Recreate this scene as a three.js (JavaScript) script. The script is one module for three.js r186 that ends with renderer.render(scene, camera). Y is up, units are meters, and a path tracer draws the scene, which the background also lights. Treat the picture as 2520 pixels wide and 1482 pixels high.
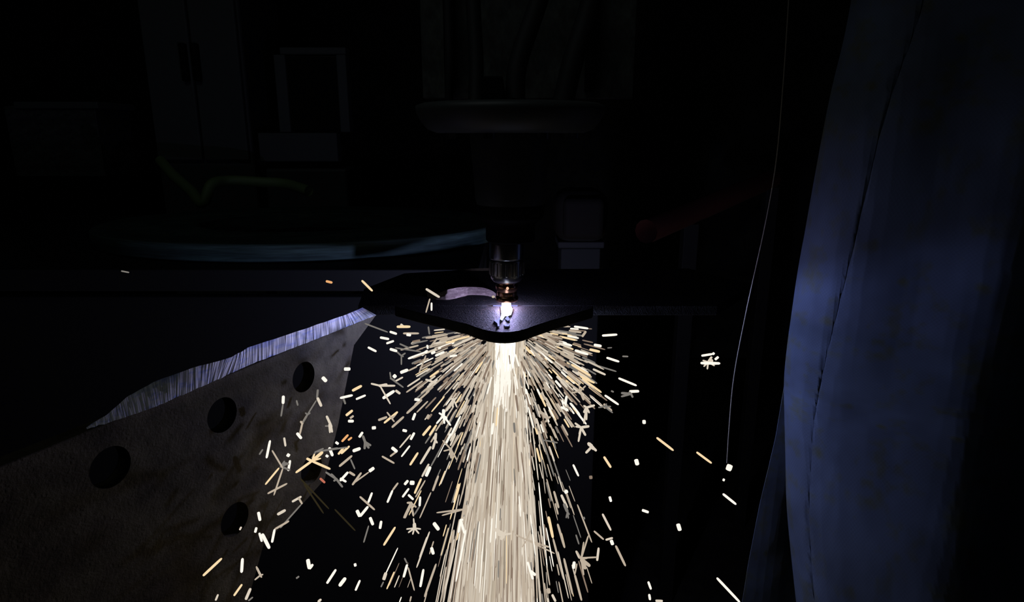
import * as THREE from 'three';
import { mergeGeometries, mergeVertices, toCreasedNormals } from 'three/addons/utils/BufferGeometryUtils.js';
import { RectAreaLightUniformsLib } from 'three/addons/lights/RectAreaLightUniformsLib.js';
import { RoundedBoxGeometry } from 'three/addons/geometries/RoundedBoxGeometry.js';

// ---------------------------------------------------------------- camera, light, exposure
const scene = new THREE.Scene();
const CAM_Y = 1.06, PITCH = THREE.MathUtils.degToRad(14.4), FOV = 50, W = 2520, H = 1482;
const camera = new THREE.PerspectiveCamera(FOV, W / H, 0.02, 30);
camera.position.set(0, CAM_Y, 0);
camera.rotation.x = -PITCH;
scene.background = new THREE.Color(0x000000);
const FOCAL = H / 2 / Math.tan(THREE.MathUtils.degToRad(FOV / 2));
const SP = Math.sin(PITCH), CP = Math.cos(PITCH);

const renderer = new THREE.WebGLRenderer({ antialias: true });
renderer.toneMapping = THREE.LinearToneMapping;
renderer.toneMappingExposure = 1.0;
renderer.shadowMap.enabled = true;

// where a line of sight through the photograph meets: a depth / a height / a forward distance
const V = (x, y, z) => new THREE.Vector3(x, y, z);
function fromCam(X, Y, Z) { return V(X, CAM_Y + Y * CP - Z * SP, -(Z * CP + Y * SP)); }
function atDepth(px, py, Z) { return fromCam((px - W / 2) / FOCAL * Z, (H / 2 - py) / FOCAL * Z, Z); }
function atForward(px, py, F) {            // F metres in front of the camera, measured level
  const yf = (H / 2 - py) / FOCAL, h = F * (yf * CP - SP) / (CP + yf * SP), Z = F * CP - h * SP;
  return V((px - W / 2) / FOCAL * Z, CAM_Y + h, -F);
}
function atHeight(px, py, h) {             // h metres against the camera's own height
  const yf = (H / 2 - py) / FOCAL, Z = h / (yf * CP - SP);
  return atDepth(px, py, Z);
}
function rayPlane(px, py, p0, n) {
  const o = camera.position, d = atDepth(px, py, 1).sub(o);
  return o.clone().addScaledVector(d, p0.clone().sub(o).dot(n) / d.dot(n));
}

// the cutting arc: a small blue-white lamp between nozzle and plate
const ARC = atHeight(1246, 750, -0.158);
const arcLight = new THREE.PointLight(new THREE.Color().setRGB(0.55, 0.53, 1.0), 0.085, 0, 2);
arcLight.position.copy(ARC); arcLight.castShadow = true; arcLight.shadow.radius = 0.12;
scene.add(arcLight);
// the burning jet of molten steel under the plate
const JET = V(ARC.x, CAM_Y - 0.176, ARC.z + 0.004);
const jetAxis = V(-0.047, -1, 0.02).normalize();
const plumeLight = new THREE.PointLight(new THREE.Color().setRGB(0.46, 0.53, 1.0), 0.26, 0, 2);   // the plasma plume leaving the cut below the plate
plumeLight.position.copy(JET).addScaledVector(jetAxis, 0.012); plumeLight.castShadow = true; plumeLight.shadow.radius = 0.3;
scene.add(plumeLight);
for (const [d, p] of [[0.08, 0.008], [0.17, 0.008], [0.27, 0.006]]) {
  const l = new THREE.PointLight(new THREE.Color().setRGB(1.0, 0.82, 0.6), p, 0, 2);
  l.position.copy(JET).addScaledVector(jetAxis, d); l.castShadow = true; l.shadow.radius = 0.7;
  scene.add(l);
}

// added unseen lamp behind the camera, dim fill for room and torch mount
RectAreaLightUniformsLib.init();
const FILL_POS = new THREE.Vector3(-0.7, 2.6, 0.1);
const fillLight = new THREE.RectAreaLight(new THREE.Color().setRGB(0.88, 1.0, 1.0), 0.95, 1.2, 0.25);
fillLight.position.copy(FILL_POS); fillLight.lookAt(FILL_POS.x, 0, FILL_POS.z); scene.add(fillLight);

// ---------------------------------------------------------------- helpers
let seed = 20240611;
function rnd() { seed |= 0; seed = seed + 0x6D2B79F5 | 0; let t = Math.imul(seed ^ seed >>> 15, 1 | seed); t = t + Math.imul(t ^ t >>> 7, 61 | t) ^ t; return ((t ^ t >>> 14) >>> 0) / 4294967296; }
const rr = (a, b) => a + (b - a) * rnd();
const gauss = () => Math.sqrt(-2 * Math.log(1 - rnd())) * Math.cos(2 * Math.PI * rnd());
const taken = new Map();
function numbered(n) { const k = taken.get(n) || 0; taken.set(n, k + 1); return k ? n + '_' + String(k).padStart(3, '0') : n; }
function shade(o) { o.traverse(c => { if (c.isMesh) { c.castShadow = true; c.receiveShadow = true; } }); return o; }
function obj(name, geo, m, parent) {
  const g = Array.isArray(geo) ? mergeGeometries(geo.map(clean)) : geo;
  const o = new THREE.Mesh(g, m); o.name = parent ? name : numbered(name); o.castShadow = o.receiveShadow = true;
  (parent || scene).add(o); return o;
}
function clean(g) { g = g.index ? g.toNonIndexed() : g; for (const k of Object.keys(g.attributes)) if (!['position', 'normal', 'uv'].includes(k)) g.deleteAttribute(k); return g; }
function tag(o, label, category, group, kind) { o.userData = { label, category }; if (group) o.userData.group = group; if (kind) o.userData.kind = kind; return o; }
function struct(o) { o.userData.kind = 'structure'; return o; }
function thing(name, label, category, pos, group) {
  const o = new THREE.Group(); o.name = numbered(name); if (pos) o.position.copy(pos); scene.add(o); return tag(o, label, category, group);
}
function box(w, h, d, x = 0, y = 0, z = 0, r = 0.002) { const g = new RoundedBoxGeometry(w, h, d, 2, Math.min(r, w / 2.1, h / 2.1, d / 2.1)); g.translate(x, y, z); return g; }
function lathe(pts, n = 40) { return new THREE.LatheGeometry(pts.map(p => new THREE.Vector2(p[0], p[1])), n); }
function tube(pts, r, n = 40, k = 8) { return new THREE.TubeGeometry(new THREE.CatmullRomCurve3(pts), n, r, k, false); }
function noiseTex(n, fn, srgb) {
  const d = new Uint8Array(n * n * 4);
  for (let y = 0; y < n; y++) for (let x = 0; x < n; x++) { const c = fn(x / n, y / n); for (let k = 0; k < 4; k++) d[(y * n + x) * 4 + k] = k == 3 ? 255 : Math.max(0, Math.min(255, c[k] * 255)); }
  const t = new THREE.DataTexture(d, n, n); t.magFilter = THREE.LinearFilter; t.minFilter = THREE.LinearFilter; t.wrapS = t.wrapT = THREE.RepeatWrapping;
  if (srgb) t.colorSpace = THREE.SRGBColorSpace; t.needsUpdate = true; return t;
}
const deg = THREE.MathUtils.degToRad;
const smooth = (a, b, x) => { const t = Math.max(0, Math.min(1, (x - a) / (b - a))); return t * t * (3 - 2 * t); };
// tileable value noise
const perm = Array.from({ length: 4096 }, rnd);
function vn(x, y, p) { const xi = Math.floor(x), yi = Math.floor(y), fx = x - xi, fy = y - yi, s = t => t * t * (3 - 2 * t); const g = (a, b) => perm[(((a % p) + p) % p * 61 + ((b % p) + p) % p * 131 + p * 17) & 4095];
  const u = s(fx), v = s(fy); return (g(xi, yi) * (1 - u) + g(xi + 1, yi) * u) * (1 - v) + (g(xi, yi + 1) * (1 - u) + g(xi + 1, yi + 1) * u) * v; }
const fbm = (u, v, p) => 0.5 * vn(u * p, v * p, p) + 0.3 * vn(u * p * 2, v * p * 2, p * 2) + 0.2 * vn(u * p * 4, v * p * 4, p * 4);
const rep = (t, a, b) => { const c = t.clone(); c.repeat.set(a, b); c.needsUpdate = true; return c; };
function mat(r, g, b, rough, metal = 0, extra = {}) { return new THREE.MeshStandardMaterial({ color: new THREE.Color().setRGB(r, g, b), roughness: rough, metalness: metal, side: THREE.DoubleSide, ...extra }); }
function dull(r, g, b, rough, spec, extra = {}) { return new THREE.MeshPhysicalMaterial({ color: new THREE.Color().setRGB(r, g, b), roughness: rough, specularIntensity: spec, side: THREE.DoubleSide, ...extra }); }
function glow(r, g, b, k = 1) { return new THREE.MeshBasicMaterial({ color: new THREE.Color().setRGB(r * k, g * k, b * k) }); }   // glowing metal and plasma, also painted glints

// a closed sheet of real thickness over fn(u, v) -> Vector3
function solidGrid(fn, nu, nv, thick) {
  const P = [], N = [];
  for (let j = 0; j <= nv; j++) for (let i = 0; i <= nu; i++) P.push(fn(i / nu, j / nv));
  const id = (i, j) => j * (nu + 1) + i;
  for (let j = 0; j <= nv; j++) for (let i = 0; i <= nu; i++) {
    const a = P[id(Math.min(i + 1, nu), j)].clone().sub(P[id(Math.max(i - 1, 0), j)]), b = P[id(i, Math.min(j + 1, nv))].clone().sub(P[id(i, Math.max(j - 1, 0))]);
    N.push(a.cross(b).normalize());
  }
  const pos = [], uv = [], idx = [], n = P.length;
  P.forEach((p, k) => { pos.push(p.x, p.y, p.z); uv.push((k % (nu + 1)) / nu, Math.floor(k / (nu + 1)) / nv); });
  P.forEach((p, k) => { const q = p.clone().addScaledVector(N[k], -thick); pos.push(q.x, q.y, q.z); uv.push((k % (nu + 1)) / nu, Math.floor(k / (nu + 1)) / nv); });
  const quad = (a, b, c, d) => idx.push(a, b, c, a, c, d);
  for (let j = 0; j < nv; j++) for (let i = 0; i < nu; i++) {
    quad(id(i, j), id(i + 1, j), id(i + 1, j + 1), id(i, j + 1));
    quad(n + id(i, j), n + id(i, j + 1), n + id(i + 1, j + 1), n + id(i + 1, j));
  }
  for (let i = 0; i < nu; i++) { quad(id(i, 0), n + id(i, 0), n + id(i + 1, 0), id(i + 1, 0)); quad(id(i, nv), id(i + 1, nv), n + id(i + 1, nv), n + id(i, nv)); }
  for (let j = 0; j < nv; j++) { quad(id(0, j), id(0, j + 1), n + id(0, j + 1), n + id(0, j)); quad(id(nu, j), n + id(nu, j), n + id(nu, j + 1), id(nu, j + 1)); }
  const g = new THREE.BufferGeometry(); g.setAttribute('position', new THREE.Float32BufferAttribute(pos, 3)); g.setAttribute('uv', new THREE.Float32BufferAttribute(uv, 2)); g.setIndex(idx);
  return toCreasedNormals(g, 0.9);
}
// an outline in the level plane (points x, -F), given thickness downwards from y
function slab(pts, y, thick, bevel = 0.0008) {
  const s = new THREE.Shape(pts.map(p => new THREE.Vector2(p.x, -p.z)));
  const g = new THREE.ExtrudeGeometry(s, { depth: thick - 2 * bevel, bevelEnabled: true, bevelThickness: bevel, bevelSize: bevel, bevelOffset: -bevel, bevelSegments: 1 });
  g.rotateX(-Math.PI / 2); g.translate(0, y - thick + bevel, 0); return g;
}

// ---------------------------------------------------------------- materials
const scaleTex = noiseTex(256, (u, v) => { const a = fbm(u, v, 8), b = fbm(u + .37, v + .11, 32), k = 0.55 + 0.5 * a + 0.25 * (b - .5); return [k, k * (0.97 + 0.06 * a), k * (0.93 + 0.08 * b)]; }, true);
const grainTex = noiseTex(256, (u, v) => { const a = fbm(u, v, 24); return [a, a, a]; });
const clothTex = noiseTex(256, (u, v) => { const a = fbm(u, v, 5), b = fbm(u + .2, v + .7, 12), w = 0.04 * Math.sin(u * 256 * 1.2) * Math.sin(v * 256 * 1.2); const k = 0.72 + 0.28 * a + w; const st = Math.max(0, b - 0.56) * 1.6; return [k * (1 + 0.1 * st), k * (1 - 0.06 * st), k * (1 - 0.55 * st)]; }, true);
const cutTex = noiseTex(256, (u, v) => { const l = vn(u * 64, v * 2, 64), m = vn(u * 128, v * 3, 128), p = fbm(u, v, 10); const k = 0.62 + 0.22 * l + 0.16 * m, bl = Math.max(0, p - .5) * 2.2; return [k * (1 - .35 * bl), k * (1 - .28 * bl), k]; }, true);
const cutBump = noiseTex(256, (u, v) => { const k = 0.6 * vn(u * 64, v * 2, 64) + 0.4 * vn(u * 128, v * 3, 128); return [k, k, k]; });

const M = {
  web: dull(0.0560, 0.0450, 0.0290, 0.7, 0.15, { map: rep(scaleTex, 6, 6), bumpMap: rep(grainTex, 30, 30), bumpScale: 0.0003 }),
  cut: mat(0.95, 0.90, 0.93, 0.55, 0.0, { map: cutTex, bumpMap: cutBump, bumpScale: 0.0006 }),
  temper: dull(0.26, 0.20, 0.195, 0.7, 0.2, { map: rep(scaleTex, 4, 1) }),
  scale: new THREE.MeshPhysicalMaterial({ color: new THREE.Color().setRGB(0.009, 0.009, 0.010), roughness: 0.7, specularIntensity: 0.2, side: THREE.DoubleSide, map: rep(scaleTex, 8, 8), bumpMap: rep(grainTex, 40, 40), bumpScale: 0.0003 }),
  darkSteel: mat(0.08, 0.088, 0.088, 0.5),
  greySteel: mat(0.14, 0.15, 0.15, 0.6, 0, { map: rep(scaleTex, 3, 3) }),
  paint: mat(0.13, 0.145, 0.14, 0.6),
  black: new THREE.MeshPhysicalMaterial({ color: new THREE.Color().setRGB(0.006, 0.006, 0.0065), roughness: 0.7, specularIntensity: 0.3, side: THREE.DoubleSide }),
  rubber: mat(0.02, 0.02, 0.022, 0.7),
  brass: mat(0.42, 0.40, 0.38, 0.3, 1),
  copper: mat(0.85, 0.42, 0.26, 0.25, 1),
  chrome: mat(0.5, 0.5, 0.52, 0.28, 1),
  cloth: mat(0.066, 0.098, 0.180, 0.95, 0, { map: rep(clothTex, 2, 4) }),
  concrete: dull(0.016, 0.0155, 0.015, 0.9, 0.2, { map: rep(scaleTex, 10, 10) }),
  wall: dull(0.030, 0.032, 0.031, 0.9, 0.3, { map: rep(scaleTex, 6, 4) }),
  green: mat(0.10, 0.16, 0.05, 0.6),
  motor: new THREE.MeshPhysicalMaterial({ color: new THREE.Color().setRGB(0.008, 0.008, 0.008), roughness: 0.8, specularIntensity: 0.2, side: THREE.DoubleSide }),
  teal: dull(0.042, 0.070, 0.066, 0.7, 0.3, { map: rep(scaleTex, 4, 4) }),
  red: mat(0.05, 0.009, 0.007, 0.6),
  thread: mat(0.17, 0.165, 0.15, 0.5),
  screen: mat(0.01, 0.011, 0.012, 0.25),
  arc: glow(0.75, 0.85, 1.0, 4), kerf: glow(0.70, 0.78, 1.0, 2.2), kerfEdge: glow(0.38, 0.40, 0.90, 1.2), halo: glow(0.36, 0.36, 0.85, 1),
  core: glow(1.0, 0.93, 0.80, 2.0),
};
const TONE = { w: glow(1.0, 0.93, 0.82, 1.05), t: glow(0.52, 0.43, 0.33), y: glow(0.95, 0.72, 0.42), o: glow(0.85, 0.42, 0.17), r: glow(0.55, 0.16, 0.10), g: glow(0.20, 0.185, 0.165), d: glow(0.028, 0.022, 0.010), b: glow(0.26, 0.19, 0.14), c: glow(0.72, 0.63, 0.51), s: glow(0.58, 0.50, 0.40) };

// ---------------------------------------------------------------- the room
const Y = h => CAM_Y + h;
struct(obj('floor', box(6, 0.1, 6, 0, -0.05, -1.5, 0.001), M.concrete));
struct(obj('wall_back', box(6, 3.4, 0.12, 0, 1.6, -3.06, 0.001), M.wall));
struct(obj('wall_left', box(0.12, 3.4, 6, -3.06, 1.6, -1.5, 0.001), M.wall));
struct(obj('wall_right', box(0.12, 3.4, 6, 3.06, 1.6, -1.5, 0.001), M.wall));
struct(obj('wall_front', box(6, 3.4, 0.12, 0, 1.6, 1.56, 0.001), M.wall));
const fillLamp = thing('fill_lamp', 'added unseen fill lamp under the ceiling behind the camera', 'lamp', FILL_POS.clone().add(new THREE.Vector3(0, 0.01, 0)));
obj('housing', box(1.26, 0.05, 0.30, 0, 0.03, 0, 0.01), mat(0.3, 0.3, 0.3, 0.6), fillLamp);  // made-up fixture around the added fill light
obj('diffuser', box(1.2, 0.004, 0.25, 0, 0.001, 0, 0.001), glow(0.88, 1, 1, 0.1), fillLamp);
for (const x of [-0.5, 0.5]) obj('hanger', box(0.01, 0.58, 0.01, x, 0.34, 0), mat(0.2, 0.2, 0.2, 0.6), fillLamp);
struct(obj('ceiling', box(6.2, 0.12, 6, 0, 3.3, -1.5, 0.001), M.wall));

// ---------------------------------------------------------------- the beam being cut: holed web, bevelled edge, flange plate
const TH = THREE.MathUtils.degToRad(24.9);
const U = V(Math.sin(TH), 0, -Math.cos(TH)), NW = V(Math.cos(TH), 0, Math.sin(TH)), UP = V(0, 1, 0);
const HOLE = fromCam(-0.4485 * 0.461, -0.1767 * 0.461, 0.461);       // the second bolt hole
const GAP = 0.0825, HR = 0.0133, EDGE = 0.0276, WEB_T = 0.012;
const toTV = (px, py) => { const p = rayPlane(px, py, HOLE, NW).sub(HOLE); return [p.dot(U), p.y]; };
const beam = thing('steel_beam', 'dark steel beam with bolt holes and a freshly cut bright edge, under the torch', 'steel beam', V(HOLE.x, 0, HOLE.z));
const inBeam = p => p.sub(beam.position);
{
  const out = [[-0.38, EDGE], [-0.1, EDGE], [0.05, EDGE]];
  for (const p of [[926, 776], [872, 850], [852, 950], [832, 1050], [800, 1180], [720, 1270], [650, 1340], [610, 1482]]) out.push(toTV(...p));
  out[3][1] = EDGE;
  out.push([out.at(-1)[0] - 0.01, -0.42], [-0.38, -0.42]);
  const s = new THREE.Shape(out.map(p => new THREE.Vector2(...p)));
  for (const [a, b] of [[0, 0], [1, 0], [-1, 0], [0, -1], [1, -1]]) {
    const h = new THREE.Path(); h.absarc(a * GAP, b * 0.0843, HR, 0, Math.PI * 2, true); s.holes.push(h);
  }
  const g = new THREE.ExtrudeGeometry(s, { depth: WEB_T - 0.001, bevelEnabled: true, bevelThickness: 0.0005, bevelSize: 0.0005, bevelOffset: -0.0005, bevelSegments: 1, curveSegments: 40 });
  // shape x -> U, y -> up, depth -> along -NW (away from the sparks)
  g.applyMatrix4(new THREE.Matrix4().makeBasis(U, UP, NW).setPosition(NW.clone().multiplyScalar(-WEB_T + 0.0005)));
  g.translate(0, HOLE.y, 0);
  obj('web', g, M.web, beam).userData.label = 'rust-brown web plate with round bolt holes';
  // bevel: a ragged three-sided bar on top of the web, its sloping face cut bright
  const tilt = k => { const a = deg(45 + 32 * smooth(0.4, 0.85, k) + 20 * (1 - smooth(0, 0.3, k))); return NW.clone().multiplyScalar(Math.cos(a)).addScaledVector(UP, Math.sin(a)); };   // flattened towards both ends, shaped to dim the cut edge there
  const base = HOLE.clone().addScaledVector(UP, EDGE);
  const lo = [[926, 776], [850, 806], [770, 838], [690, 869], [612, 899], [550, 928], [487, 956], [430, 980], [386, 1000], [325, 1022], [265, 1041], [215, 1056]];
  const hi = [[892, 757], [845, 776], [770, 803], [690, 829], [612, 855], [570, 880], [487, 902], [430, 921], [375, 942], [315, 975], [262, 1022], [212, 1052]];
  const lerpPts = (L, k) => { const f = k * (L.length - 1), i = Math.min(Math.floor(f), L.length - 2), t = f - i; return [L[i][0] + (L[i + 1][0] - L[i][0]) * t, L[i][1] + (L[i + 1][1] - L[i][1]) * t]; };
  const n = 150, pos = [], uv = [], idx = [];
  for (let i = 0; i <= n; i++) {
    const k = i / n, nb = tilt(k), a = lerpPts(lo, k), b = lerpPts(hi, k), rag = (k > 0.4 ? 1 : 0.25) * 3.5 * (vn(k * 60, 0.5, 512) - .5) + 1.5 * (vn(k * 140, 3.5, 512) - .5);
    const pl = inBeam(rayPlane(a[0], a[1] + rag, base, nb)), ph = inBeam(rayPlane(b[0], b[1] + 3 * (vn(k * 35, 7.5, 512) - .5), base, nb));
    const mid = pl.clone().lerp(ph, 0.5).addScaledVector(nb, 0.0007 * (vn(k * 90, 11.5, 512) - 0.3));
    const back = ph.clone(); back.y = pl.y - 0.001;
    [pl, mid, ph, back].forEach((p, j) => { pos.push(p.x, p.y, p.z); uv.push(k * 3, [0, 0.25, 0.5, 1][j]); });
    if (i < n) for (let j = 0; j < 4; j++) { const q = i * 4 + j, r = i * 4 + (j + 1) % 4; idx.push(q, r, r + 4, q, r + 4, q + 4); }
  }
  idx.push(0, 2, 1, 0, 3, 2, n * 4, n * 4 + 1, n * 4 + 2, n * 4, n * 4 + 2, n * 4 + 3);
  const bg = new THREE.BufferGeometry(); bg.setAttribute('position', new THREE.Float32BufferAttribute(pos, 3)); bg.setAttribute('uv', new THREE.Float32BufferAttribute(uv, 2)); bg.setIndex(idx);
  obj('cut_edge', toCreasedNormals(bg, 0.6), M.cut, beam).userData.label = 'bright bluish freshly cut sloping edge with drag lines';
  // bottom flange far below the frame carries the web
  const fl = box(0.10, 0.012, 0.5, 0, 0, 0); fl.rotateY(-TH); fl.translate(U.x * -0.14, HOLE.y - 0.42, U.z * -0.14); obj('bottom_flange', fl, M.web, beam);

  // the flange plate whose corner points at the camera
  const top = -0.1607, T = 0.010, bot = top - T;
  const c0 = atHeight(1245, 850, bot), cl = atHeight(930, 768, bot), cr = atHeight(1500, 770, bot);
  const dl = cl.clone().sub(c0), dr = cr.clone().sub(c0), o2 = [];
  const L1 = c0.clone().addScaledVector(dl, 1.02), R1 = c0.clone().addScaledVector(dr, 1.9);
  const e1 = c0.clone().addScaledVector(dl, 0.26), e2 = c0.clone().addScaledVector(dr, 0.26);
  const curve = new THREE.QuadraticBezierCurve3(e1, c0.clone().add(V(0, 0, 0.019)), e2).getPoints(14);
  const edgePts = []; for (let i = 0; i <= 12; i++) edgePts.push(L1.clone().lerp(e1, i / 12).add(V(0, 0, 0.0022 * (vn(i * .9, 2.5, 512) - .5))));
  const edge2 = []; for (let i = 1; i <= 12; i++) edge2.push(e2.clone().lerp(R1, i / 12).add(V(0, 0, 0.0022 * (vn(i * .9, 5.5, 512) - .5))));
  const KZ = ARC.z - 0.006;                                            // the kerf runs level behind the arc
  const kl = V(L1.x + 0.004, 0, KZ), kr = V(R1.x, 0, KZ);
  const front = [...edgePts, ...curve.slice(1, -1), ...edge2.slice(0)];
  const pieceA = front.filter(p => p.z > KZ + 0.002);
  pieceA.push(V(pieceA.at(-1).x + 0.002, 0, KZ + 0.0012), V(ARC.x - 0.03, 0, KZ + 0.0012), V(pieceA[0].x - 0.002, 0, KZ + 0.0012));
  obj('flange_corner', inB(slab(pieceA, Y(top), T)), M.scale, beam).userData.label = 'black flange corner below the arc';
  const rearPts = [V(-0.150, 0, KZ - 0.0012), V(0.20, 0, KZ - 0.0012), V(0.27, 0, -0.70), V(0.22, 0, -0.79), V(-0.02, 0, -0.785), V(-0.08, 0, -0.775), V(-0.13, 0, -0.76), V(-0.16, 0, -0.68)];
  obj('flange_plate', inB(slab(rearPts, Y(top), T)), M.scale, beam);
  // upturned lip left by an earlier cut, behind the arc
  const LOW = [[1052, 730], [1075, 737], [1100, 738], [1130, 732], [1160, 726], [1190, 727], [1212, 731], [1224, 734]];
  const lipTop = [[1050, 716], [1075, 722], [1100, 713], [1130, 707], [1160, 706], [1190, 708], [1212, 716], [1226, 728]].map((p, i) => { const q = atHeight(...LOW[i], top); return atForward(p[0], p[1], -q.z + 0.017); });
  const lipLow = LOW.map(p => atHeight(p[0], p[1], top));
  const ct = new THREE.CatmullRomCurve3(lipTop), cb = new THREE.CatmullRomCurve3(lipLow);
  const lip = solidGrid((u, v) => inBeam(cb.getPoint(u).lerp(ct.getPoint(u), v).add(V(0, 0, 0.0015 * vn(u * 20, v * 2, 512)))), 50, 6, 0.005);
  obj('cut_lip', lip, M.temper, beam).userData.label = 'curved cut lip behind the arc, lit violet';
  const lip2T = [[1000, 678], [1050, 676], [1100, 668], [1150, 662], [1200, 660], [1235, 658]].map(p => atForward(p[0], p[1], 0.775));
  const ct2 = new THREE.CatmullRomCurve3(lip2T);
  obj('rear_lip', solidGrid((u, v) => inBeam(ct2.getPoint(u).add(V(0, -0.011 * (1 - v), 0.002 * (1 - v)))), 40, 3, 0.004), M.web, beam);
  // molten kerf: the slot glowing around and in front of the arc
  const blob = (pts, y) => slab(pts.map(p => atHeight(p[0], p[1], top)), y, 0.0016, 0.0003);
  obj('molten_kerf', inB(blob([[1232, 757], [1240, 752], [1256, 752], [1262, 762], [1258, 775], [1248, 779], [1243, 778], [1236, 789], [1231, 786], [1234, 774]], Y(top) + 0.0010)), M.kerf, beam).userData.label = 'white-hot molten kerf';
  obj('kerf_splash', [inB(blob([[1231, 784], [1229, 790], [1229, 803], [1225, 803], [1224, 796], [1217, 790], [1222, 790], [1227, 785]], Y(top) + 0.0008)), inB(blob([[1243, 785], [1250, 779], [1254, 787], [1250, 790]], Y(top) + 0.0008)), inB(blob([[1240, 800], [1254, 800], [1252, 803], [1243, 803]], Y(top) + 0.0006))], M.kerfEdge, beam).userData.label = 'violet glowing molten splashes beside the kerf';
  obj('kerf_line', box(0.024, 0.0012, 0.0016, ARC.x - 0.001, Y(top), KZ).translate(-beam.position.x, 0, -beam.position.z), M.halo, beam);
  // trestle legs carry the flange
  function inB(g) { return g.translate(-beam.position.x, 0, -beam.position.z); }
}
{
  const tr = thing('trestle', 'dark steel trestle standing on the floor under the beam', 'trestle', V(-0.26, 0, -0.30));
  const topY = HOLE.y - 0.426;
  obj('top_bar', box(0.5, 0.05, 0.05, 0, topY - 0.025, 0), M.black, tr);
  for (const sx of [-1, 1]) for (const sz of [-1, 1]) { const p = tube([V(sx * 0.2, topY - 0.05, 0), V(sx * 0.22, 0.005, sz * 0.16)], 0.014, 4, 8); obj('leg', p, M.black, tr); }
}

// ---------------------------------------------------------------- torch
const arc = tag(obj('plasma_arc', lathe([[0.0001, 0.0038], [0.0032, 0.0034], [0.0043, 0.0015], [0.0046, -0.0005], [0.0042, -0.0022], [0.0001, -0.0026]], 20), M.arc), 'small blue-white plasma arc burning between nozzle and plate', 'plasma arc');
arc.position.copy(ARC);
const torch = thing('plasma_torch', 'slim cutting torch with copper nozzle pointing straight down at the arc', 'torch', V(ARC.x + 0.0005, ARC.y + 0.0040, ARC.z));
obj('nozzle', lathe([[0.0012, 0], [0.0098, 0], [0.0108, 0.0006], [0.0112, 0.0020], [0.0108, 0.0042], [0.0098, 0.0050], [0.0094, 0.0062], [0.0096, 0.0085], [0.0090, 0.0092], [0.0092, 0.0100], [0.0105, 0.0125], [0.0108, 0.0155], [0.0098, 0.0160], [0.0098, 0.0185]]), M.copper, torch).userData.label = 'stepped copper nozzle';
obj('shield_cap', lathe([[0.0098, 0.0180], [0.0128, 0.0195], [0.0152, 0.0225], [0.0158, 0.0260], [0.0158, 0.0400], [0.0150, 0.0406], [0.0150, 0.0412]]), M.brass, torch).userData.label = 'dull metal retaining cap';
for (let k = 0; k < 20; k++) { const a = k / 20 * Math.PI * 2, g = box(0.0022, 0.0125, 0.0016, 0, 0.0325, 0.0160, 0.0005); g.rotateY(a); obj('grip_rib', g, M.brass, torch); }
obj('barrel', lathe([[0.0150, 0.0410], [0.0162, 0.0416], [0.0165, 0.0430], [0.0165, 0.0560], [0.0155, 0.0568], [0.0155, 0.0600]]), M.chrome, torch).userData.label = 'grey metal barrel';
for (const [py, r, x] of [[692, 0.0013, 1250], [710, 0.0013, 1249]]) {  // glowing beads stand in for orange reflections on the copper steps
  const p = atDepth(x, py, py < 700 ? 0.6055 : 0.6062), b = new THREE.SphereGeometry(r, 12, 8); b.scale(1, 1.1, 1); b.translate(p.x - torch.position.x, p.y - torch.position.y, p.z - torch.position.z);
  obj('glint_bead', b, glow(1.0, 0.55, 0.36, 1.1), torch).userData.label = 'tiny orange glowing bead painting a glint on the copper nozzle';
}
for (const [x, y] of [[1232, 679], [1242, 679]]) { const p = atDepth(x, y, 0.6045), b = new THREE.SphereGeometry(0.0009, 8, 6); b.scale(0.8, 1.5, 0.8); b.translate(p.x - torch.position.x, p.y - torch.position.y, p.z - torch.position.z); obj('glint_bead', b, M.chrome, torch); }

const mount = thing('torch_mount', 'dark tapered torch holder under a round flange disc', 'torch mount', V(ARC.x + 0.004, torch.position.y + 0.058, ARC.z));
obj('clamp_sleeve', lathe([[0.0156, 0], [0.0215, 0], [0.0230, 0.0015], [0.0230, 0.016], [0.0300, 0.022], [0.0310, 0.024], [0.0315, 0.034], [0.031, 0.035]]), M.black, mount);
obj('housing', lathe([[0.031, 0.034], [0.0325, 0.040], [0.034, 0.065], [0.036, 0.085], [0.037, 0.101]]), M.darkSteel, mount);
obj('flange_disc', lathe([[0.02, 0.098], [0.066, 0.098], [0.074, 0.101], [0.080, 0.108], [0.084, 0.116], [0.084, 0.121], [0.078, 0.123], [0.02, 0.123]], 64), M.darkSteel, mount);
for (let k = 0; k < 8; k++) { const a = k / 8 * Math.PI * 2 + 0.3, g = new THREE.CylinderGeometry(0.0055, 0.0055, 0.005, 6); g.translate(Math.cos(a) * 0.058, 0.0955, Math.sin(a) * 0.058); obj('bolt', g, M.chrome, mount); }
const carr = thing('carriage_plate', 'grey upright carriage plate behind the torch hoses', 'carriage', V(0, Y(0.039), -0.76));
obj('plate', box(0.235, 0.42, 0.012, 0.018, 0.21, 0), M.greySteel, carr);
for (const x of [-0.068, 0.085]) obj('rail', box(0.010, 0.41, 0.02, x, 0.212, 0.016), M.black, carr);
obj('arm', box(0.018, 0.022, 0.15, -0.017, 0.001, 0.081), M.black, carr);
const hose = (pts, r, label) => { tag(obj('torch_hose', tube(pts.map(p => atForward(...p)), r, 40, 10), M.rubber), label, 'hose'); };
hose([[1170, 262, .62], [1172, 160, .64], [1165, 20, .66], [1160, -160, .68]], 0.007, 'black hose rising straight up from the left of the flange disc');
hose([[1268, 250, .62], [1272, 170, .63], [1320, 20, .66], [1380, -160, .70]], 0.009, 'thick black hose leaning over from the middle of the flange disc');
hose([[1385, 255, .63], [1410, 150, .64], [1450, 20, .66], [1490, -160, .68]], 0.010, 'thick black hose leaning outward at the rim of the flange disc');
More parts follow.
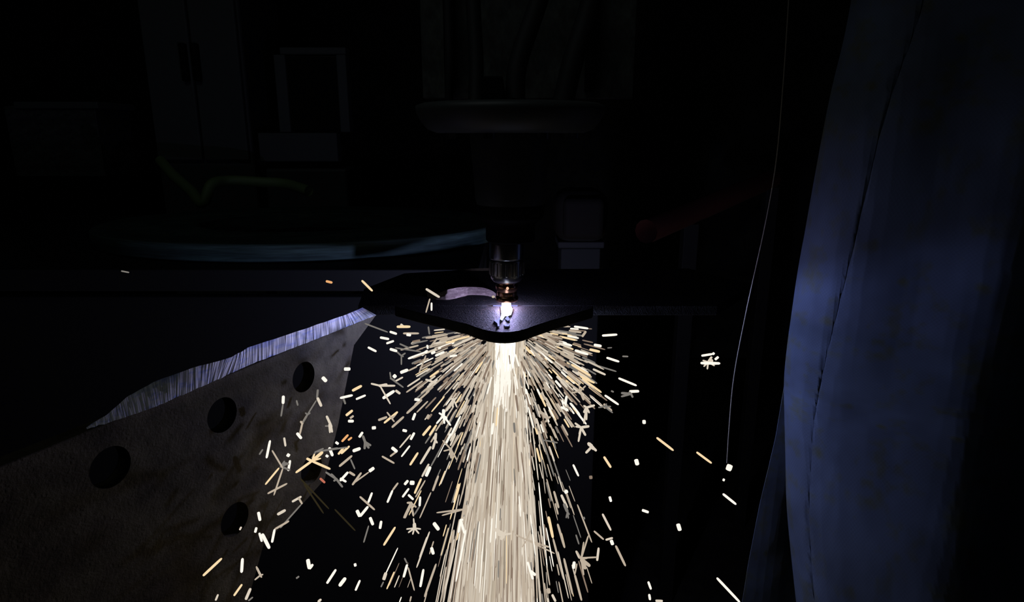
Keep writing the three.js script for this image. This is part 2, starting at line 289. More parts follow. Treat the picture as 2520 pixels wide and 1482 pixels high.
hose([[1104, 270, .64], [1106, 160, .64], [1103, 20, .65], [1100, -160, .66]], 0.004, 'thin black hose beside the outer edge of the flange disc');

// ---------------------------------------------------------------- curtains at the right
function panel(name, label, edgePx, F, phi, width, m, seamPx, group, thick = 0.003) {
  const e = edgePx.map(p => atForward(p[0], p[1], F));
  const ec = new THREE.CatmullRomCurve3(e);
  const prof = []; let X = 0, D = 0; const n = 160;
  for (let i = 0; i <= n; i++) { prof.push([X, D]); const s = i / n * width, f = phi(s); X += Math.cos(f) * width / n; D += Math.sin(f) * width / n; }
  const at = s => { const f = Math.min(n - 1e-6, s / width * n), i = Math.floor(f), t = f - i; return [prof[i][0] + (prof[i + 1][0] - prof[i][0]) * t, prof[i][1] + (prof[i + 1][1] - prof[i][1]) * t]; };
  const seamAt = v => { if (!seamPx) return -1; const f = v * (seamPx.length - 1), i = Math.min(seamPx.length - 2, Math.floor(f)); return seamPx[i] + (seamPx[i + 1] - seamPx[i]) * (f - i); };
  const fn = (u, v) => {
    const s = width * Math.pow(u, 1.25), p = ec.getPoint(v), [x, d] = at(s), sm = seamAt(v);
    const fold = 0.004 * Math.sin(s * 42 + v * 2.2) * Math.min(1, s / 0.06) + 0.003 * (vn(s * 14, v * 5, 512) - .5) + 0.0014 * (vn(s * 40, v * 18, 512) - .5);
    const hem = sm > 0 ? -0.0026 * Math.exp(-Math.pow((s - sm) / 0.0016, 2)) + 0.0012 * (s < sm ? 1 : 0) : 0;
    const f = phi(s), o = fold + hem;
    return p.add(V(x - Math.sin(f) * o, 0, d + Math.cos(f) * o));
  };
  const g = solidGrid(fn, 150, 110, thick);
  const t = thing(name, label, 'curtain', null, group);
  const b = fn(0, 0); t.position.set(b.x, 0, b.z);
  g.translate(-b.x, 0, -b.z); obj('cloth', g, m, t);
  return { t, fn, b };
}
const cur = panel('welding_curtain', 'blue-grey heavy cloth curtain with a stitched hem, lit by the arc', [[2125, -160], [2090, 70], [2045, 260], [1990, 560], [1958, 760], [1939, 920], [1938, 1020], [1942, 1240], [1965, 1482], [1990, 1680]],
  0.60, s => deg(56 - 36 * smooth(0, 0.10, s) - 22 * smooth(0.09, 0.22, s)), 0.36, M.cloth, [0.060, 0.052, 0.046, 0.042, 0.036, 0.030, 0.024, 0.020, 0.018]);
for (const [u, v] of [[0.17, 0.36], [0.43, 0.24]]) { const p = cur.fn(u, v), g = new THREE.CylinderGeometry(0.0022, 0.0022, 0.003, 14); g.rotateX(Math.PI / 2); g.rotateY(-0.6); g.translate(p.x - cur.b.x, p.y, p.z - cur.b.z + 0.001); obj('snap_button', g, M.black, cur.t).userData.label = 'small dark snap button'; }
panel('welding_curtain', 'cloth curtain hanging half hidden behind the hemmed curtain', [[1960, 700], [1932, 930], [1905, 1080], [1868, 1240], [1826, 1482], [1800, 1640]],
  0.66, s => deg(-6 - 6 * smooth(0, 0.2, s)), 0.2, M.cloth, null, null, 0.0009);
tag(obj('hanging_wire', tube([[1945, -60], [1928, 200], [1910, 400], [1886, 540], [1836, 770], [1806, 930], [1794, 1060], [1789, 1140]].map((p, i) => atForward(p[0], p[1], 0.60)), 0.0006, 80, 6), M.thread), 'thin pale wire hanging down beside the curtain', 'wire');

// ---------------------------------------------------------------- dim workshop behind
{
  const FB = 2.3, pl = (x, y, F = FB) => atForward(x, y, F);
  const face = (t, name, m, x0, y0, x1, y1, F, d) => { const a = pl(x0, y1, F), b = pl(x1, y0, F); return obj(name, box(b.x - a.x, b.y - a.y, d, (a.x + b.x) / 2 - t.position.x, (a.y + b.y) / 2 - t.position.y, -F - d / 2 - t.position.z, 0.004), m, t); };
  const a = pl(390, 395);
  const cab = thing('steel_cabinet', 'tall pale steel cabinet standing against the back wall', 'cabinet', V(pl(505, 395).x, 0, -FB - 0.2));
  { const l = pl(385, 395).x - cab.position.x, r = pl(622, 395).x - cab.position.x, w = r - l, yb = pl(500, 395).y;
    obj('body', box(w, 2.2, 0.38, (l + r) / 2, 1.1, 0, 0.01), M.darkSteel, cab);
    for (const [x, k] of [[l + w * 0.26, 0], [l + w * 0.74, 1]]) { const d = obj('door', box(w * 0.46, 2.15 - yb, 0.02, x, yb + (2.15 - yb) / 2, 0.2, 0.006), M.paint, cab); obj('handle', box(0.02, 0.12, 0.025, k ? x - w * .18 : x + w * .18, yb + 0.32, 0.22, 0.004), M.black, d); }
    obj('plinth', box(w * 0.98, 0.1, 0.36, (l + r) / 2, 0.05, 0.01), M.black, cab); }
  const con = thing('control_console', 'control console with a dark framed screen beside the cabinet', 'console', V(pl(765, 395).x, 0, -2.25));
  { const F = 2.2; const l = pl(640, 300, F), r = pl(845, 300, F), cx = (l.x + r.x) / 2 - con.position.x, w = r.x - l.x, y0 = pl(0, 400, F).y, y1 = pl(0, 110, F).y;
    obj('body', box(w, y0 - 0.02, 0.3, cx, (y0 - 0.02) / 2, -0.1, 0.01), M.darkSteel, con);
    face(con, 'lower_panel', M.paint, 640, 327, 828, 398, F, 0.05);
    const sc = face(con, 'screen', M.screen, 702, 137, 838, 322, F + 0.01, 0.03);
    for (const q of [[688, 116, 850, 134], [688, 134, 700, 326], [838, 134, 850, 326]]) face(con, 'frame', M.paint, ...q, F, 0.05); }
  const rack = thing('stacked_crate', 'dim grey crate far back at the cabinet foot', 'crate', V(pl(135, 430).x, pl(135, 438).y, -2.3));
  face(rack, 'side', M.greySteel, 40, 260, 232, 435, 2.25, 0.2); face(rack, 'rim', M.paint, 34, 250, 238, 268, 2.24, 0.22);
  const st = thing('crate_stand', 'dark stand under the grey crate', 'stand', V(rack.position.x, 0, -2.35));
  obj('top', box(0.5, 0.03, 0.32, 0, rack.position.y - 0.018, 0), M.black, st);
  for (const sx of [-1, 1]) for (const sz of [-1, 1]) obj('leg', box(0.03, rack.position.y - 0.03, 0.03, sx * 0.22, (rack.position.y - 0.03) / 2, sz * 0.13), M.black, st);

  // round flange ring lying on a bench behind the beam
  const by = Y(-0.175);
  const bench = thing('work_bench', 'dark bench behind the beam, under the round flange ring', 'bench', V(-0.52, 0, -1.16));
  obj('added_panel', box(0.93, by - 0.06, 0.02, 0, (by - 0.06) / 2 + 0.02, 0.29), M.black, bench);  // added black panel, hides lit cabinet bases to keep that area dark
  obj('bench_top', box(0.95, 0.03, 0.62, 0, by - 0.015, 0), M.black, bench);
  for (const sx of [-1, 1]) for (const sz of [-1, 1]) obj('leg', box(0.05, by - 0.03, 0.05, sx * 0.44, (by - 0.03) / 2, sz * 0.25), M.black, bench);
  const ring = lathe([[0.17, 0], [0.34, 0], [0.345, 0.004], [0.345, 0.024], [0.34, 0.028], [0.185, 0.028], [0.17, 0.026], [0.17, 0]], 80); ring.scale(1, 1, 0.72);
  const rg = tag(obj('flange_ring', ring, M.teal), 'large teal-grey round flange ring lying on the bench', 'flange ring'); rg.position.set(-0.37, by, -1.14);
  const blk = thing('drive_motor', 'small rounded grey motor standing behind the torch', 'motor', pl(1425, 590, 1.0));
  obj('body', box(0.080, 0.078, 0.09, 0, 0.04, 0, 0.022), M.motor, blk); obj('end_cap', box(0.06, 0.06, 0.02, 0, 0.04, 0.052, 0.012), M.motor, blk); obj('foot', box(0.07, 0.01, 0.07, 0, -0.003, 0), M.motor, blk);
  const ms = thing('motor_stand', 'dark post under the small grey motor', 'stand', V(blk.position.x, 0, blk.position.z));
  obj('post', box(0.06, blk.position.y - 0.009, 0.06, 0, (blk.position.y - 0.009) / 2, 0), M.motor, ms); obj('base', box(0.2, 0.015, 0.2, 0, 0.008, 0), M.black, ms);
  tag(obj('green_hose', tube([[395, 395, 1.55], [425, 430, 1.5], [470, 470, 1.45], [500, 500, 1.42], [520, 455, 1.44], [560, 445, 1.48], [640, 448, 1.5], [700, 452, 1.5], [760, 470, 1.45]].map(p => pl(...p)), 0.012, 80, 10), M.green), 'yellow-green hose looped across the back of the bench', 'hose');
  const pr = thing('pipe_rack', 'dull red pipe slanting away behind the plate on dark posts', 'pipe rack', V(pl(1700, 525, 1.3).x, 0, -1.3));
  const pp = [[1590, 570, 1.15], [1700, 525, 1.3], [1810, 478, 1.45], [1900, 440, 1.6]].map(p => pl(...p).sub(pr.position));
  obj('pipe', tube(pp, 0.022, 40, 12), M.red, pr).userData.label = 'dull red pipe';
  for (const k of [1, 3]) obj('post', box(0.03, pp[k].y - 0.02, 0.03, pp[k].x, (pp[k].y - 0.02) / 2, pp[k].z), M.black, pr);
}

// ---------------------------------------------------------------- sparks
const sliver = (() => { const p = []; for (const [r, y] of [[0.001, -0.5], [0.55, -0.485], [0.9, -0.44], [1, -0.3], [1, 0.25], [0.86, 0.43], [0.5, 0.485], [0.001, 0.5]]) p.push(new THREE.Vector2(r, y)); return new THREE.LatheGeometry(p, 6); })();
function place(o, a, b, w) { const d = b.clone().sub(a), L = Math.max(d.length(), w); o.position.copy(a).lerp(b, 0.5); o.quaternion.setFromUnitVectors(UP, d.length() > 1e-6 ? d.normalize() : UP); o.scale.set(w / 2, L, w / 2); }
const webDepth = (px, py) => { const p = rayPlane(px, py, HOLE, NW).sub(camera.position); return p.z * -CP + p.y * -SP; };
function sparkDepth(px, py) {
  let z = 0.60 + gauss() * 0.035 - 0.10 * Math.min(1, Math.abs(px - 1245) / 700);
  if (px < 960 && py > 770) { const wz = webDepth(px, py); if (wz > 0) z = Math.min(z, wz - rr(0.012, 0.05)); }
  return Math.max(0.3, z);
}
const where = (px, py) => px < 900 ? (py < 760 ? 'above the cut edge of the beam' : 'in front of the holed web plate') : px < 1245 ? 'between the web plate and the jet' : px < 1560 ? 'beside the jet, curtain side' : 'flying far out towards the curtain';
const toneWord = { w: 'white-hot', t: 'pale tan', y: 'golden', o: 'orange', r: 'dull red', g: 'fading grey', d: 'dim olive', b: 'brown', c: 'cream' };
let singles = 0;
function spark(x0, y0, x1, y1, w, tone) {
  const px = (x0 + x1) / 2, py = (y0 + y1) / 2, z = sparkDepth(px, py), len = Math.hypot(x1 - x0, y1 - y0), kz = rr(-0.5, 0.5) * len / FOCAL * z;
  const a = atDepth(x0, y0, z - kz / 2), b = atDepth(x1, y1, z + kz / 2), o = new THREE.Mesh(sliver, TONE[tone]);
  const drop = len < w * 1.6, sl = Math.abs(Math.atan2(y1 - y0, x1 - x0)) * 180 / Math.PI, lean = Math.min(sl, 180 - sl);
  const kind = drop ? 'round drop' : `${w < 5 ? 'thin ' : w > 7 ? 'thick ' : ''}${lean < 18 ? 'level' : lean > 68 ? 'upright' : (x1 - x0) * (y1 - y0) > 0 ? 'down-sloping' : 'up-sloping'} ${len > 45 ? 'long streak' : len < 20 ? 'stub' : 'streak'}`;
  o.name = numbered(drop ? 'molten_drop' : 'spark'); place(o, a, b, w / FOCAL * z);
  const label = `${toneWord[tone]} ${kind} of molten steel ${where(px, py)}`;
  tag(o, label, 'spark', label); scene.add(o); singles++;
}
function burst(cx, cy, ends, w, tone, label) {          // a spark that has split: branches from one point
  const z = sparkDepth(cx, cy), geos = [];
  for (const e of ends) { const m = new THREE.Mesh(sliver); place(m, atDepth(cx, cy, z), atDepth(e[0], e[1], z + rr(-0.008, 0.008)), (e[2] || w) / FOCAL * z); m.updateMatrix(); geos.push(sliver.clone().applyMatrix4(m.matrix)); }
  const c = atDepth(cx, cy, z), core = new THREE.IcosahedronGeometry(w * 0.6 / FOCAL * z, 1); core.translate(c.x, c.y, c.z); geos.push(core);
  const g = mergeGeometries(geos.map(clean)); g.translate(-c.x, -c.y, -c.z);
  const o = obj('forked_spark', g, TONE[tone]); o.castShadow = false; o.position.copy(c);
  const l = label || `${toneWord[tone]} forked spark with ${ends.length} ${w > 4 ? 'stout' : 'fine'} branches ${where(cx, cy)}`; tag(o, l, 'spark', 'forked sparks ' + where(cx, cy)); singles++;
}
const A = (x, y) => [600 + x / 2.2383, 820 + y / 2.2383], D = (x, y) => [1200 + x / 2.2385, 820 + y / 2.2385], C = (x, y) => [850 + x / 3.5286, 560 + y / 3.5286], B = (x, y) => [x / 3.075, 1000 + y / 3.075], I = (x, y) => [x, y];
function many(map, list) { for (const [x0, y0, x1, y1, w, t] of list) spark(...map(x0, y0), ...map(x1, y1), w, t); }
many(A, [
  [862, 218, 905, 202, 8, 'w'], [552, 198, 587, 198, 9, 'w'], [433, 243, 455, 267, 9, 'w'], [597, 318, 650, 290, 7, 'y'], [530, 358, 600, 342, 6, 'w'], [617, 365, 672, 342, 6, 'w'], [548, 358, 560, 392, 5, 'g'], [765, 360, 830, 318, 8, 'w'], [835, 315, 862, 335, 6, 'c'],
  [830, 237, 832, 239, 9, 'w'], [562, 455, 600, 425, 7, 'y'], [585, 470, 605, 455, 6, 't'], [575, 485, 605, 485, 7, 'w'], [740, 480, 790, 462, 6, 't'], [788, 435, 830, 490, 4, 't'], [815, 470, 840, 440, 7, 't'], [815, 520, 882, 460, 6, 't'], [875, 535, 898, 540, 7, 'w'], [940, 365, 970, 368, 7, 'w'],
  [930, 480, 945, 440, 7, 'w'], [1008, 470, 1020, 450, 8, 't'], [985, 565, 1030, 510, 7, 'y'], [1022, 565, 1062, 505, 6, 'y'], [918, 588, 940, 548, 7, 'w'], [705, 523, 728, 521, 8, 'w'], [635, 575, 655, 545, 7, 'w'], [540, 598, 575, 560, 6, 'o'], [575, 590, 595, 575, 5, 'o'], [505, 600, 522, 612, 6, 'w'],
  [600, 650, 643, 635, 8, 'w'], [520, 668, 550, 632, 6, 'y'], [535, 665, 583, 622, 6, 'y'], [470, 630, 490, 678, 7, 'w'], [455, 675, 462, 680, 7, 'w'], [525, 735, 597, 675, 6, 't'], [588, 695, 612, 750, 4, 'g'], [530, 815, 575, 765, 7, 'w'], [530, 800, 565, 820, 6, 'w'], [580, 765, 612, 785, 6, 't'],
  [597, 838, 648, 768, 6, 't'], [690, 762, 718, 742, 9, 'w'], [600, 830, 690, 765, 4, 't'], [420, 800, 447, 825, 6, 'r'], [760, 678, 830, 718, 5, 't'], [805, 680, 845, 650, 5, 't'], [815, 630, 845, 655, 8, 'w'], [915, 728, 960, 658, 6, 'y'], [1030, 735, 1090, 625, 4, 'g'], [1003, 790, 1028, 735, 9, 'w'],
  [1040, 870, 1072, 785, 6, 't'], [940, 885, 978, 800, 6, 'y'], [945, 905, 1000, 810, 4, 't'], [926, 825, 929, 825, 11, 'w'], [885, 835, 905, 812, 7, 'w'], [873, 905, 910, 855, 6, 'w'], [905, 890, 935, 918, 6, 'w'], [968, 955, 972, 900, 6, 'w'], [885, 1020, 925, 930, 7, 't'], [940, 1000, 968, 955, 4, 'g'],
  [1045, 1045, 1075, 1085, 9, 'w'], [790, 935, 820, 865, 6, 'w'], [820, 865, 850, 825, 5, 't'], [638, 900, 722, 975, 5, 't'], [685, 935, 707, 878, 6, 'w'], [640, 1010, 685, 955, 7, 'w'], [622, 975, 640, 1012, 8, 'w'], [695, 1015, 712, 1058, 8, 'w'], [750, 1078, 757, 1035, 7, 'w'], [770, 1170, 835, 1068, 6, 'y'],
  [660, 1155, 688, 1060, 4, 'g'], [80, 985, 90, 1035, 7, 'w'], [62, 1100, 70, 1070, 6, 'w'], [85, 1100, 100, 1150, 6, 'w'], [100, 1105, 142, 1188, 8, 'w'], [155, 1155, 170, 1080, 6, 'w'], [168, 1082, 250, 1035, 5, 't'], [200, 1075, 320, 940, 4, 'g'], [265, 930, 318, 900, 6, 'c'], [300, 905, 322, 942, 5, 't'],
  [185, 1000, 230, 975, 7, 'c'], [130, 885, 240, 828, 5, 't'], [118, 835, 195, 742, 5, 'y'], [155, 645, 215, 745, 4, 't'], [215, 745, 165, 895, 4, 't'], [245, 760, 255, 700, 6, 'w'], [215, 715, 250, 722, 6, 'g'], [240, 670, 250, 676, 8, 'w'], [222, 575, 230, 625, 5, 'c'], [125, 690, 145, 590, 6, 'w'],
  [85, 670, 105, 640, 4, 'g'], [218, 345, 216, 390, 7, 'w'], [205, 460, 216, 390, 4, 'g'], [290, 370, 298, 400, 4, 'g'], [405, 355, 428, 405, 7, 'c'], [408, 310, 403, 360, 5, 'g'], [292, 550, 318, 582, 7, 'w'], [455, 455, 485, 520, 6, 'c'], [470, 500, 475, 550, 5, 'c'], [480, 510, 487, 548, 5, 'c'], [447, 512, 470, 512, 4, 'g'],
  [310, 800, 470, 970, 4, 'd'], [330, 830, 440, 995, 4, 'd'], [500, 970, 615, 1090, 4, 'd'], [352, 1245, 362, 1300, 9, 'w'], [362, 1298, 380, 1275, 7, 'w'], [288, 1352, 305, 1340, 5, 'g'], [612, 1270, 615, 1285, 7, 'w'], [457, 1380, 508, 1302, 7, 'w'], [527, 1392, 560, 1350, 9, 'w'], [615, 1418, 640, 1362, 6, 'w'],
  [770, 1360, 783, 1320, 9, 'c'], [755, 1400, 770, 1370, 4, 'g'], [880, 1345, 900, 1275, 7, 'w'], [905, 1290, 940, 1420, 4, 't'], [885, 1240, 900, 1270, 4, 'g'], [972, 1400, 990, 1300, 7, 'w'], [995, 1455, 1060, 1270, 6, 't'], [1033, 1180, 1045, 1220, 8, 'w'], [70, 1290, 95, 1340, 5, 'c'], [60, 1360, 100, 1330, 4, 'g'],
  [10, 1470, 38, 1405, 7, 'c'], [25, 1475, 50, 1455, 4, 'g'], [410, 1480, 425, 1468, 6, 'c'], [915, 1480, 922, 1450, 4, 't'],
]);
many(B, [[1535, 1285, 1680, 1150, 7, 'y'], [1828, 1260, 1835, 1150, 7, 'w'], [1770, 1435, 1832, 1348, 6, 'y'], [1632, 1470, 1650, 1425, 5, 'c'], [1815, 935, 1825, 915, 5, 'c']]);
many(I, [[890, 690, 917, 717, 6, 'y'], [802, 692, 818, 696, 6, 'o'], [298, 667, 318, 671, 4, 'g'], [1048, 711, 1082, 732, 7, 'c'], [1058, 735, 1048, 770, 4, 't'], [1062, 745, 1062, 765, 5, 'w'], [897, 796, 955, 818, 4, 'g'], [1211, 731, 1217, 730, 6, 't'], [1223, 729, 1226, 728, 6, 'c']]);
many(C, [
  [445, 862, 565, 862, 7, 'y'], [480, 840, 510, 866, 6, 'c'], [500, 920, 640, 920, 5, 't'], [530, 930, 570, 935, 7, 'w'], [385, 905, 447, 925, 6, 'w'], [300, 955, 380, 970, 6, 'w'], [355, 1008, 422, 985, 6, 'w'], [570, 1010, 648, 990, 6, 'c'], [695, 960, 890, 930, 5, 't'], [195, 1040, 270, 1078, 6, 'w'], [470, 1010, 560, 1050, 4, 'g'],
  [430, 1045, 660, 1080, 4, 'g'], [385, 1055, 450, 1075, 7, 'w'], [720, 860, 730, 930, 4, 'g'], [660, 1110, 715, 1070, 7, 'w'], [640, 1260, 700, 1110, 4, 't'], [745, 1095, 780, 1080, 7, 'w'], [780, 1115, 860, 1080, 6, 'w'], [735, 1040, 800, 960, 5, 't'], [710, 1020, 716, 1055, 5, 'w'], [870, 1000, 950, 990, 5, 'y'], [920, 985, 1080, 945, 5, 'y'],
  [940, 1030, 1105, 955, 5, 'c'], [905, 1120, 970, 1110, 6, 'w'], [1985, 860, 2110, 878, 6, 'w'], [1940, 895, 2050, 912, 5, 't'], [2055, 950, 2090, 900, 6, 't'], [1725, 940, 1835, 1010, 6, 't'], [1820, 905, 1880, 920, 7, 't'],
]);
many(D, [
  [630, 14, 715, 8, 6, 'w'], [395, 48, 465, 70, 6, 'w'], [585, 65, 628, 72, 7, 'w'], [562, 90, 618, 103, 7, 'y'], [660, 82, 685, 80, 3, 'g'], [655, 135, 725, 158, 6, 'w'], [742, 128, 775, 129, 4, 'g'], [480, 95, 555, 118, 7, 'w'], [580, 198, 650, 230, 6, 'c'], [600, 178, 710, 212, 4, 'g'], [460, 172, 568, 235, 6, 'y'], [720, 248, 822, 290, 6, 'w'],
  [780, 322, 835, 320, 7, 'w'], [510, 238, 590, 275, 6, 'y'], [520, 250, 628, 328, 6, 'y'], [645, 342, 722, 395, 6, 'w'], [680, 318, 695, 325, 4, 'g'], [862, 489, 862, 491, 9, 'w'], [930, 575, 1025, 648, 6, 'y'], [1150, 655, 1235, 718, 6, 'y'], [640, 680, 680, 742, 6, 'y'], [817, 695, 826, 728, 10, 'w'], [568, 790, 569, 800, 8, 'b'],
  [672, 900, 680, 930, 7, 'w'], [850, 975, 888, 988, 7, 'w'], [1048, 1050, 1060, 1090, 10, 'w'], [632, 995, 680, 1088, 6, 'c'], [585, 1090, 640, 1138, 5, 't'], [650, 1140, 690, 1128, 5, 'c'], [680, 1140, 690, 1168, 9, 'w'], [705, 1170, 760, 1285, 6, 't'], [603, 1255, 612, 1182, 6, 'c'], [500, 1240, 605, 1235, 4, 't'], [472, 1297, 478, 1260, 8, 'w'],
  [480, 1330, 492, 1270, 4, 't'], [480, 1330, 518, 1475, 6, 't'], [420, 1240, 468, 1440, 6, 't'], [335, 1010, 360, 1130, 7, 'y'], [360, 1130, 420, 1360, 5, 't'], [385, 1050, 425, 1185, 6, 't'], [365, 870, 392, 965, 6, 't'], [405, 890, 440, 965, 7, 'c'], [425, 878, 440, 870, 9, 'w'], [335, 1418, 336, 1424, 11, 't'], [355, 1440, 375, 1480, 6, 'c'],
  [885, 1370, 900, 1412, 6, 'w'], [890, 1440, 895, 1470, 6, 'w'], [925, 1475, 965, 1476, 6, 'c'], [1262, 1348, 1390, 1484, 7, 'w'], [1295, 885, 1370, 945, 6, 'w'], [1335, 728, 1326, 755, 15, 'w'], [1303, 803, 1298, 815, 6, 'w'], [530, 1018, 531, 1022, 6, 'g'], [1240, 118, 1248, 108, 6, 'w'], [1178, 125, 1240, 115, 6, 'w'], [1172, 165, 1282, 167, 7, 'w'], [1252, 147, 1272, 130, 6, 'w'],
  [487, 1200, 505, 1240, 5, 'c'], [435, 240, 475, 270, 5, 'y'], [430, 260, 480, 300, 5, 'y'], [400, 110, 490, 158, 6, 't'], [440, 105, 475, 125, 6, 't'], [470, 300, 530, 345, 6, 'c'], [380, 390, 480, 520, 4, 't'],
]);
const bm = (map, c, ends, w, t, l) => burst(...map(...c), ends.map(e => [...map(e[0], e[1]), e[2]]), w, t, l);
bm(A, [750, 290], [[700, 278, 5], [835, 290, 5], [808, 392, 4], [790, 282, 6]], 6, 'c');
bm(A, [810, 250], [[805, 215], [835, 262], [850, 280], [880, 300]], 4, 'g');
bm(A, [375, 705], [[285, 770, 6], [478, 750, 6], [435, 655, 8], [390, 665, 4], [345, 690, 6], [425, 690, 4]], 6, 'y');
bm(A, [395, 655], [[375, 690], [440, 635], [520, 632], [575, 628]], 4, 'g');
bm(A, [510, 805], [[450, 765], [480, 775], [525, 820], [545, 850], [495, 815]], 5, 'g');
bm(A, [668, 600], [[655, 565], [690, 635], [665, 640], [680, 615], [700, 620]], 6, 'g');
bm(A, [940, 1075], [[895, 1080], [905, 1100], [930, 1110], [965, 1105], [975, 1080], [935, 1020], [940, 1050, 9]], 4, 'c');
bm(A, [350, 450], [[400, 370], [325, 495], [365, 440], [340, 440]], 4, 'g');
bm(A, [322, 498], [[350, 450], [308, 560], [312, 485]], 5, 't');
bm(A, [920, 935], [[880, 1020], [900, 935], [950, 960], [935, 1010], [905, 985]], 5, 't');
bm(A, [90, 1335], [[68, 1285], [60, 1360], [105, 1330], [98, 1345]], 4, 't');
bm(A, [205, 735], [[240, 720], [225, 705], [255, 755], [220, 745]], 5, 'g');
bm(A, [868, 125], [[835, 95], [890, 110], [868, 175], [850, 110], [880, 130]], 4, 'g');
bm(A, [1100, 455], [[1100, 420, 8], [1060, 500], [1140, 510], [1075, 440], [1120, 470], [1105, 500]], 5, 'w');
bm(A, [1140, 640], [[1095, 590], [1180, 560], [1100, 650], [1175, 700], [1145, 690, 8], [1200, 545]], 4, 't');
bm(A, [1155, 365], [[1130, 360], [1175, 355], [1115, 430, 6], [1150, 410], [1175, 410]], 4, 'c');
bm(A, [1045, 270], [[1000, 255], [1060, 265, 8], [1020, 285], [1010, 300]], 5, 'c');
bm(A, [1055, 590], [[1058, 550, 7], [1040, 640, 6], [1065, 605], [1045, 570]], 5, 'c');
bm(D, [545, 410], [[590, 398, 6], [530, 440, 7], [560, 440], [530, 400], [545, 480], [530, 500]], 5, 'c');
bm(D, [515, 520], [[560, 513, 7], [485, 515], [500, 600], [540, 565, 6], [480, 495], [505, 560]], 5, 'c');
bm(D, [645, 405], [[610, 410], [680, 405], [690, 440], [655, 390]], 4, 'g');
bm(D, [575, 625], [[555, 608, 9], [600, 650], [540, 662], [585, 640, 8]], 6, 'c');
bm(D, [515, 1245], [[490, 1200], [550, 1240], [565, 1285, 8], [540, 1300, 9], [530, 1335], [555, 1115], [530, 1150]], 4, 't');
bm(D, [790, 335], [[735, 330, 6], [800, 355], [780, 325], [735, 350]], 5, 'g');
bm(D, [1215, 160], [[1190, 185], [1210, 200], [1250, 180], [1235, 130, 6], [1185, 150], [1240, 150, 8]], 4, 'c', 'lone star-shaped spark burst hanging in the dark before the curtain');
bm(D, [440, 985], [[420, 940, 8], [445, 1022], [432, 1020], [450, 1000]], 4, 'g');
bm(D, [510, 320], [[440, 270], [530, 370, 6], [460, 330], [540, 290], [500, 265]], 4, 't');
bm(D, [425, 415], [[405, 410, 7], [440, 425, 8], [420, 380], [410, 370, 6], [435, 345, 7]], 6, 'w');
bm(D, [330, 470], [[300, 455], [345, 462], [320, 490], [285, 430, 8]], 5, 't');
bm(D, [365, 600], [[310, 590], [385, 605], [350, 570], [375, 640]], 4, 'g');
bm(D, [90, 1110], [[40, 1080, 9], [75, 1135, 9], [130, 1105], [60, 1110, 9], [100, 1085]], 5, 'c');
bm(D, [215, 1140], [[150, 1110], [340, 1180, 5], [190, 1180], [370, 1215], [235, 1090]], 4, 't');
bm(D, [235, 1310], [[220, 1260, 6], [250, 1358, 6], [265, 1335, 7]], 5, 'w');
bm(A, [1215, 970], [[1060, 990], [1220, 950, 9], [1090, 1005], [1140, 985], [1218, 1000, 6]], 4, 't');
bm(A, [1195, 1030], [[1182, 1100, 6], [1205, 1028, 6], [1215, 1105, 6]], 5, 'w');

// the fan of sparks right beside the jet: random, some as single things, the mass as one spray
const bins = {}; const push = (t, g) => (bins[t] ||= []).push(g);
const EXIT = JET.clone();
function raySpark(ang, az, d0, len, w, tone, single, off) {
  // ang from the jet axis, az round it
  const dir = jetAxis.clone().multiplyScalar(Math.cos(ang)).add(V(Math.cos(az) * Math.sin(ang), 0, Math.sin(az) * Math.sin(ang)));
  len = Math.min(len, 0.43 - d0);
  const a = EXIT.clone().addScaledVector(dir, d0), b = EXIT.clone().addScaledVector(dir, d0 + len);
  if (off) { a.add(off); b.add(off); }
  a.y -= 0.10 * d0 * d0; b.y -= 0.10 * (d0 + len) * (d0 + len);
  const o = new THREE.Mesh(sliver, TONE[tone]); place(o, a, b, w); o.updateMatrix();
  if (single) { o.name = numbered('spark'); const right = b.x > EXIT.x, l = `${toneWord[tone]} spark streaking out of the dense fan on the ${right ? 'curtain' : 'beam'} side`; tag(o, l, 'spark', l); scene.add(o); singles++; }
  else push(tone, clean(sliver.clone().applyMatrix4(o.matrix)));
}
const pick = s => s[Math.floor(rnd() * s.length)];
// wide fan
for (let i = 0; i < 900; i++) {
  const ang = deg(14 + 68 * Math.pow(rnd(), 1.15)), az = (rnd() < .5 ? 0 : Math.PI) + gauss() * 0.55, reach = 0.03 + 0.10 * Math.pow(rnd(), 1.4) * (1.25 - ang / 2);
  raySpark(ang, az, reach, rr(0.006, 0.022), rr(0.0008, 0.0022), pick('tttttccssywbbbbgg'), false);
}
for (let i = 0; i < 240; i++) {
  const ang = deg(9 + 16 * rnd()), az = rnd() * Math.PI * 2, d = rr(0.03, 0.34);
  if (Math.sin(az) > 0.3 && d < 0.10) continue;
  raySpark(ang, az, d, rr(0.012, 0.045), rr(0.0007, 0.0018), pick('tttccybbggw'), false);
}
let guard = 0;
while (singles < 300 && guard++ < 200) { const ang = deg(rr(18, 62)); raySpark(ang, (rnd() < .5 ? 0 : Math.PI) + gauss() * 0.4, rr(0.07, 0.17) * (1.2 - ang / 3), rr(0.008, 0.022), rr(0.0016, 0.0026), pick('wwyct'), true); }
// white streaks running on from the core
for (let i = 0; i < 150; i++) raySpark(deg(Math.abs(gauss()) * 1.6), rr(0, Math.PI), rr(0.005, 0.055), rr(0.012, 0.036), rr(0.0008, 0.0017), pick('wwwwc'), false, V(gauss() * 0.0042, 0, 0.013 + rr(0.002, 0.010)));
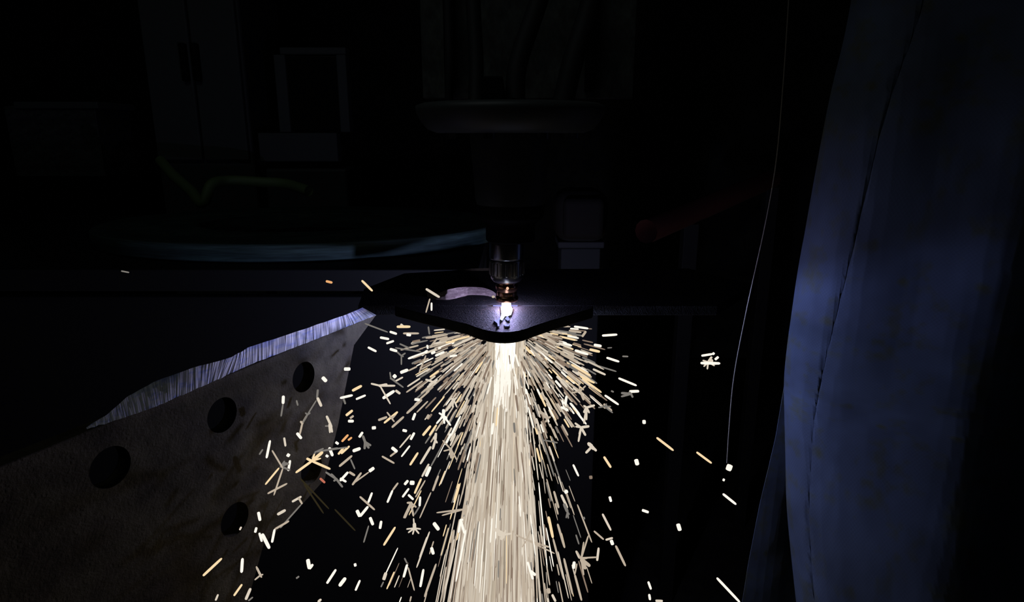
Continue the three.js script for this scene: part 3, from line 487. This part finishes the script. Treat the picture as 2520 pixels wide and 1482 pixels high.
// dense column of streaks
for (let i = 0; i < 3000; i++) {
  const ang = deg(Math.min(9.5, Math.abs(gauss()) * 3.6)), az = rnd() * Math.PI * 2, d = 0.005 + 0.37 * Math.pow(rnd(), 0.8), o = rr(0.004, 0.020);
  if (Math.sin(az) > 0.2 && d < 0.062 && Math.abs(Math.cos(az)) * o < 0.010) continue;
  raySpark(ang, az, d, rr(0.03, 0.13) * Math.min(1, 0.35 + d * 4), rr(0.0006, 0.0015), pick(d < 0.1 ? 'sscccccttw' : 'sssssstttcccbbw'), false, V(Math.cos(az) * o, 0, Math.sin(az) * o));
}
{
  const keys = Object.keys(bins), geos = keys.map(k => mergeGeometries(bins[k])), g = mergeGeometries(geos, true); g.translate(-EXIT.x, -EXIT.y, -EXIT.z);
  const o = obj('spark_spray', g, keys.map(k => TONE[k])); o.position.copy(EXIT); o.castShadow = false;
  tag(o, 'dense downward spray of countless tan and white molten sparks below the plate', 'spark spray', null, 'stuff');
}
// the jet itself: white-hot where it leaves the plate, tan further down
{
  const streak = noiseTex(256, (u, v) => { const k = 0.55 + 0.35 * vn(u * 64, v * 2, 64) + 0.2 * (vn(u * 128, v * 4, 128) - .5); return [k, k * 0.97, k * 0.93]; }, true);
  const prof = [[0.0001, 0], [0.017, -0.001], [0.0185, -0.02], [0.0185, -0.06], [0.020, -0.12], [0.0235, -0.2], [0.0275, -0.3], [0.031, -0.38], [0.0001, -0.385]];
  const jm = new THREE.MeshBasicMaterial({ color: new THREE.Color().setRGB(1.15, 1.03, 0.86), map: streak });
  const j = thing('molten_jet', 'bright column of molten steel blown down from the cut', 'molten jet', EXIT);
  j.quaternion.setFromUnitVectors(V(0, -1, 0), jetAxis);
  obj('jet_core', lathe([[0.0001, 0.002], [0.0095, 0.002], [0.0096, -0.028], [0.0086, -0.038], [0.0064, -0.046], [0.0035, -0.052], [0.0001, -0.055]], 24).translate(0, 0, 0.013), M.core, j).userData.label = 'white-hot core where the jet leaves the plate';
  obj('jet_column', lathe(prof, 40).translate(0, 0, -0.004), jm, j).userData.label = 'tan streaky lower column of the jet';
}
renderer.render(scene, camera);
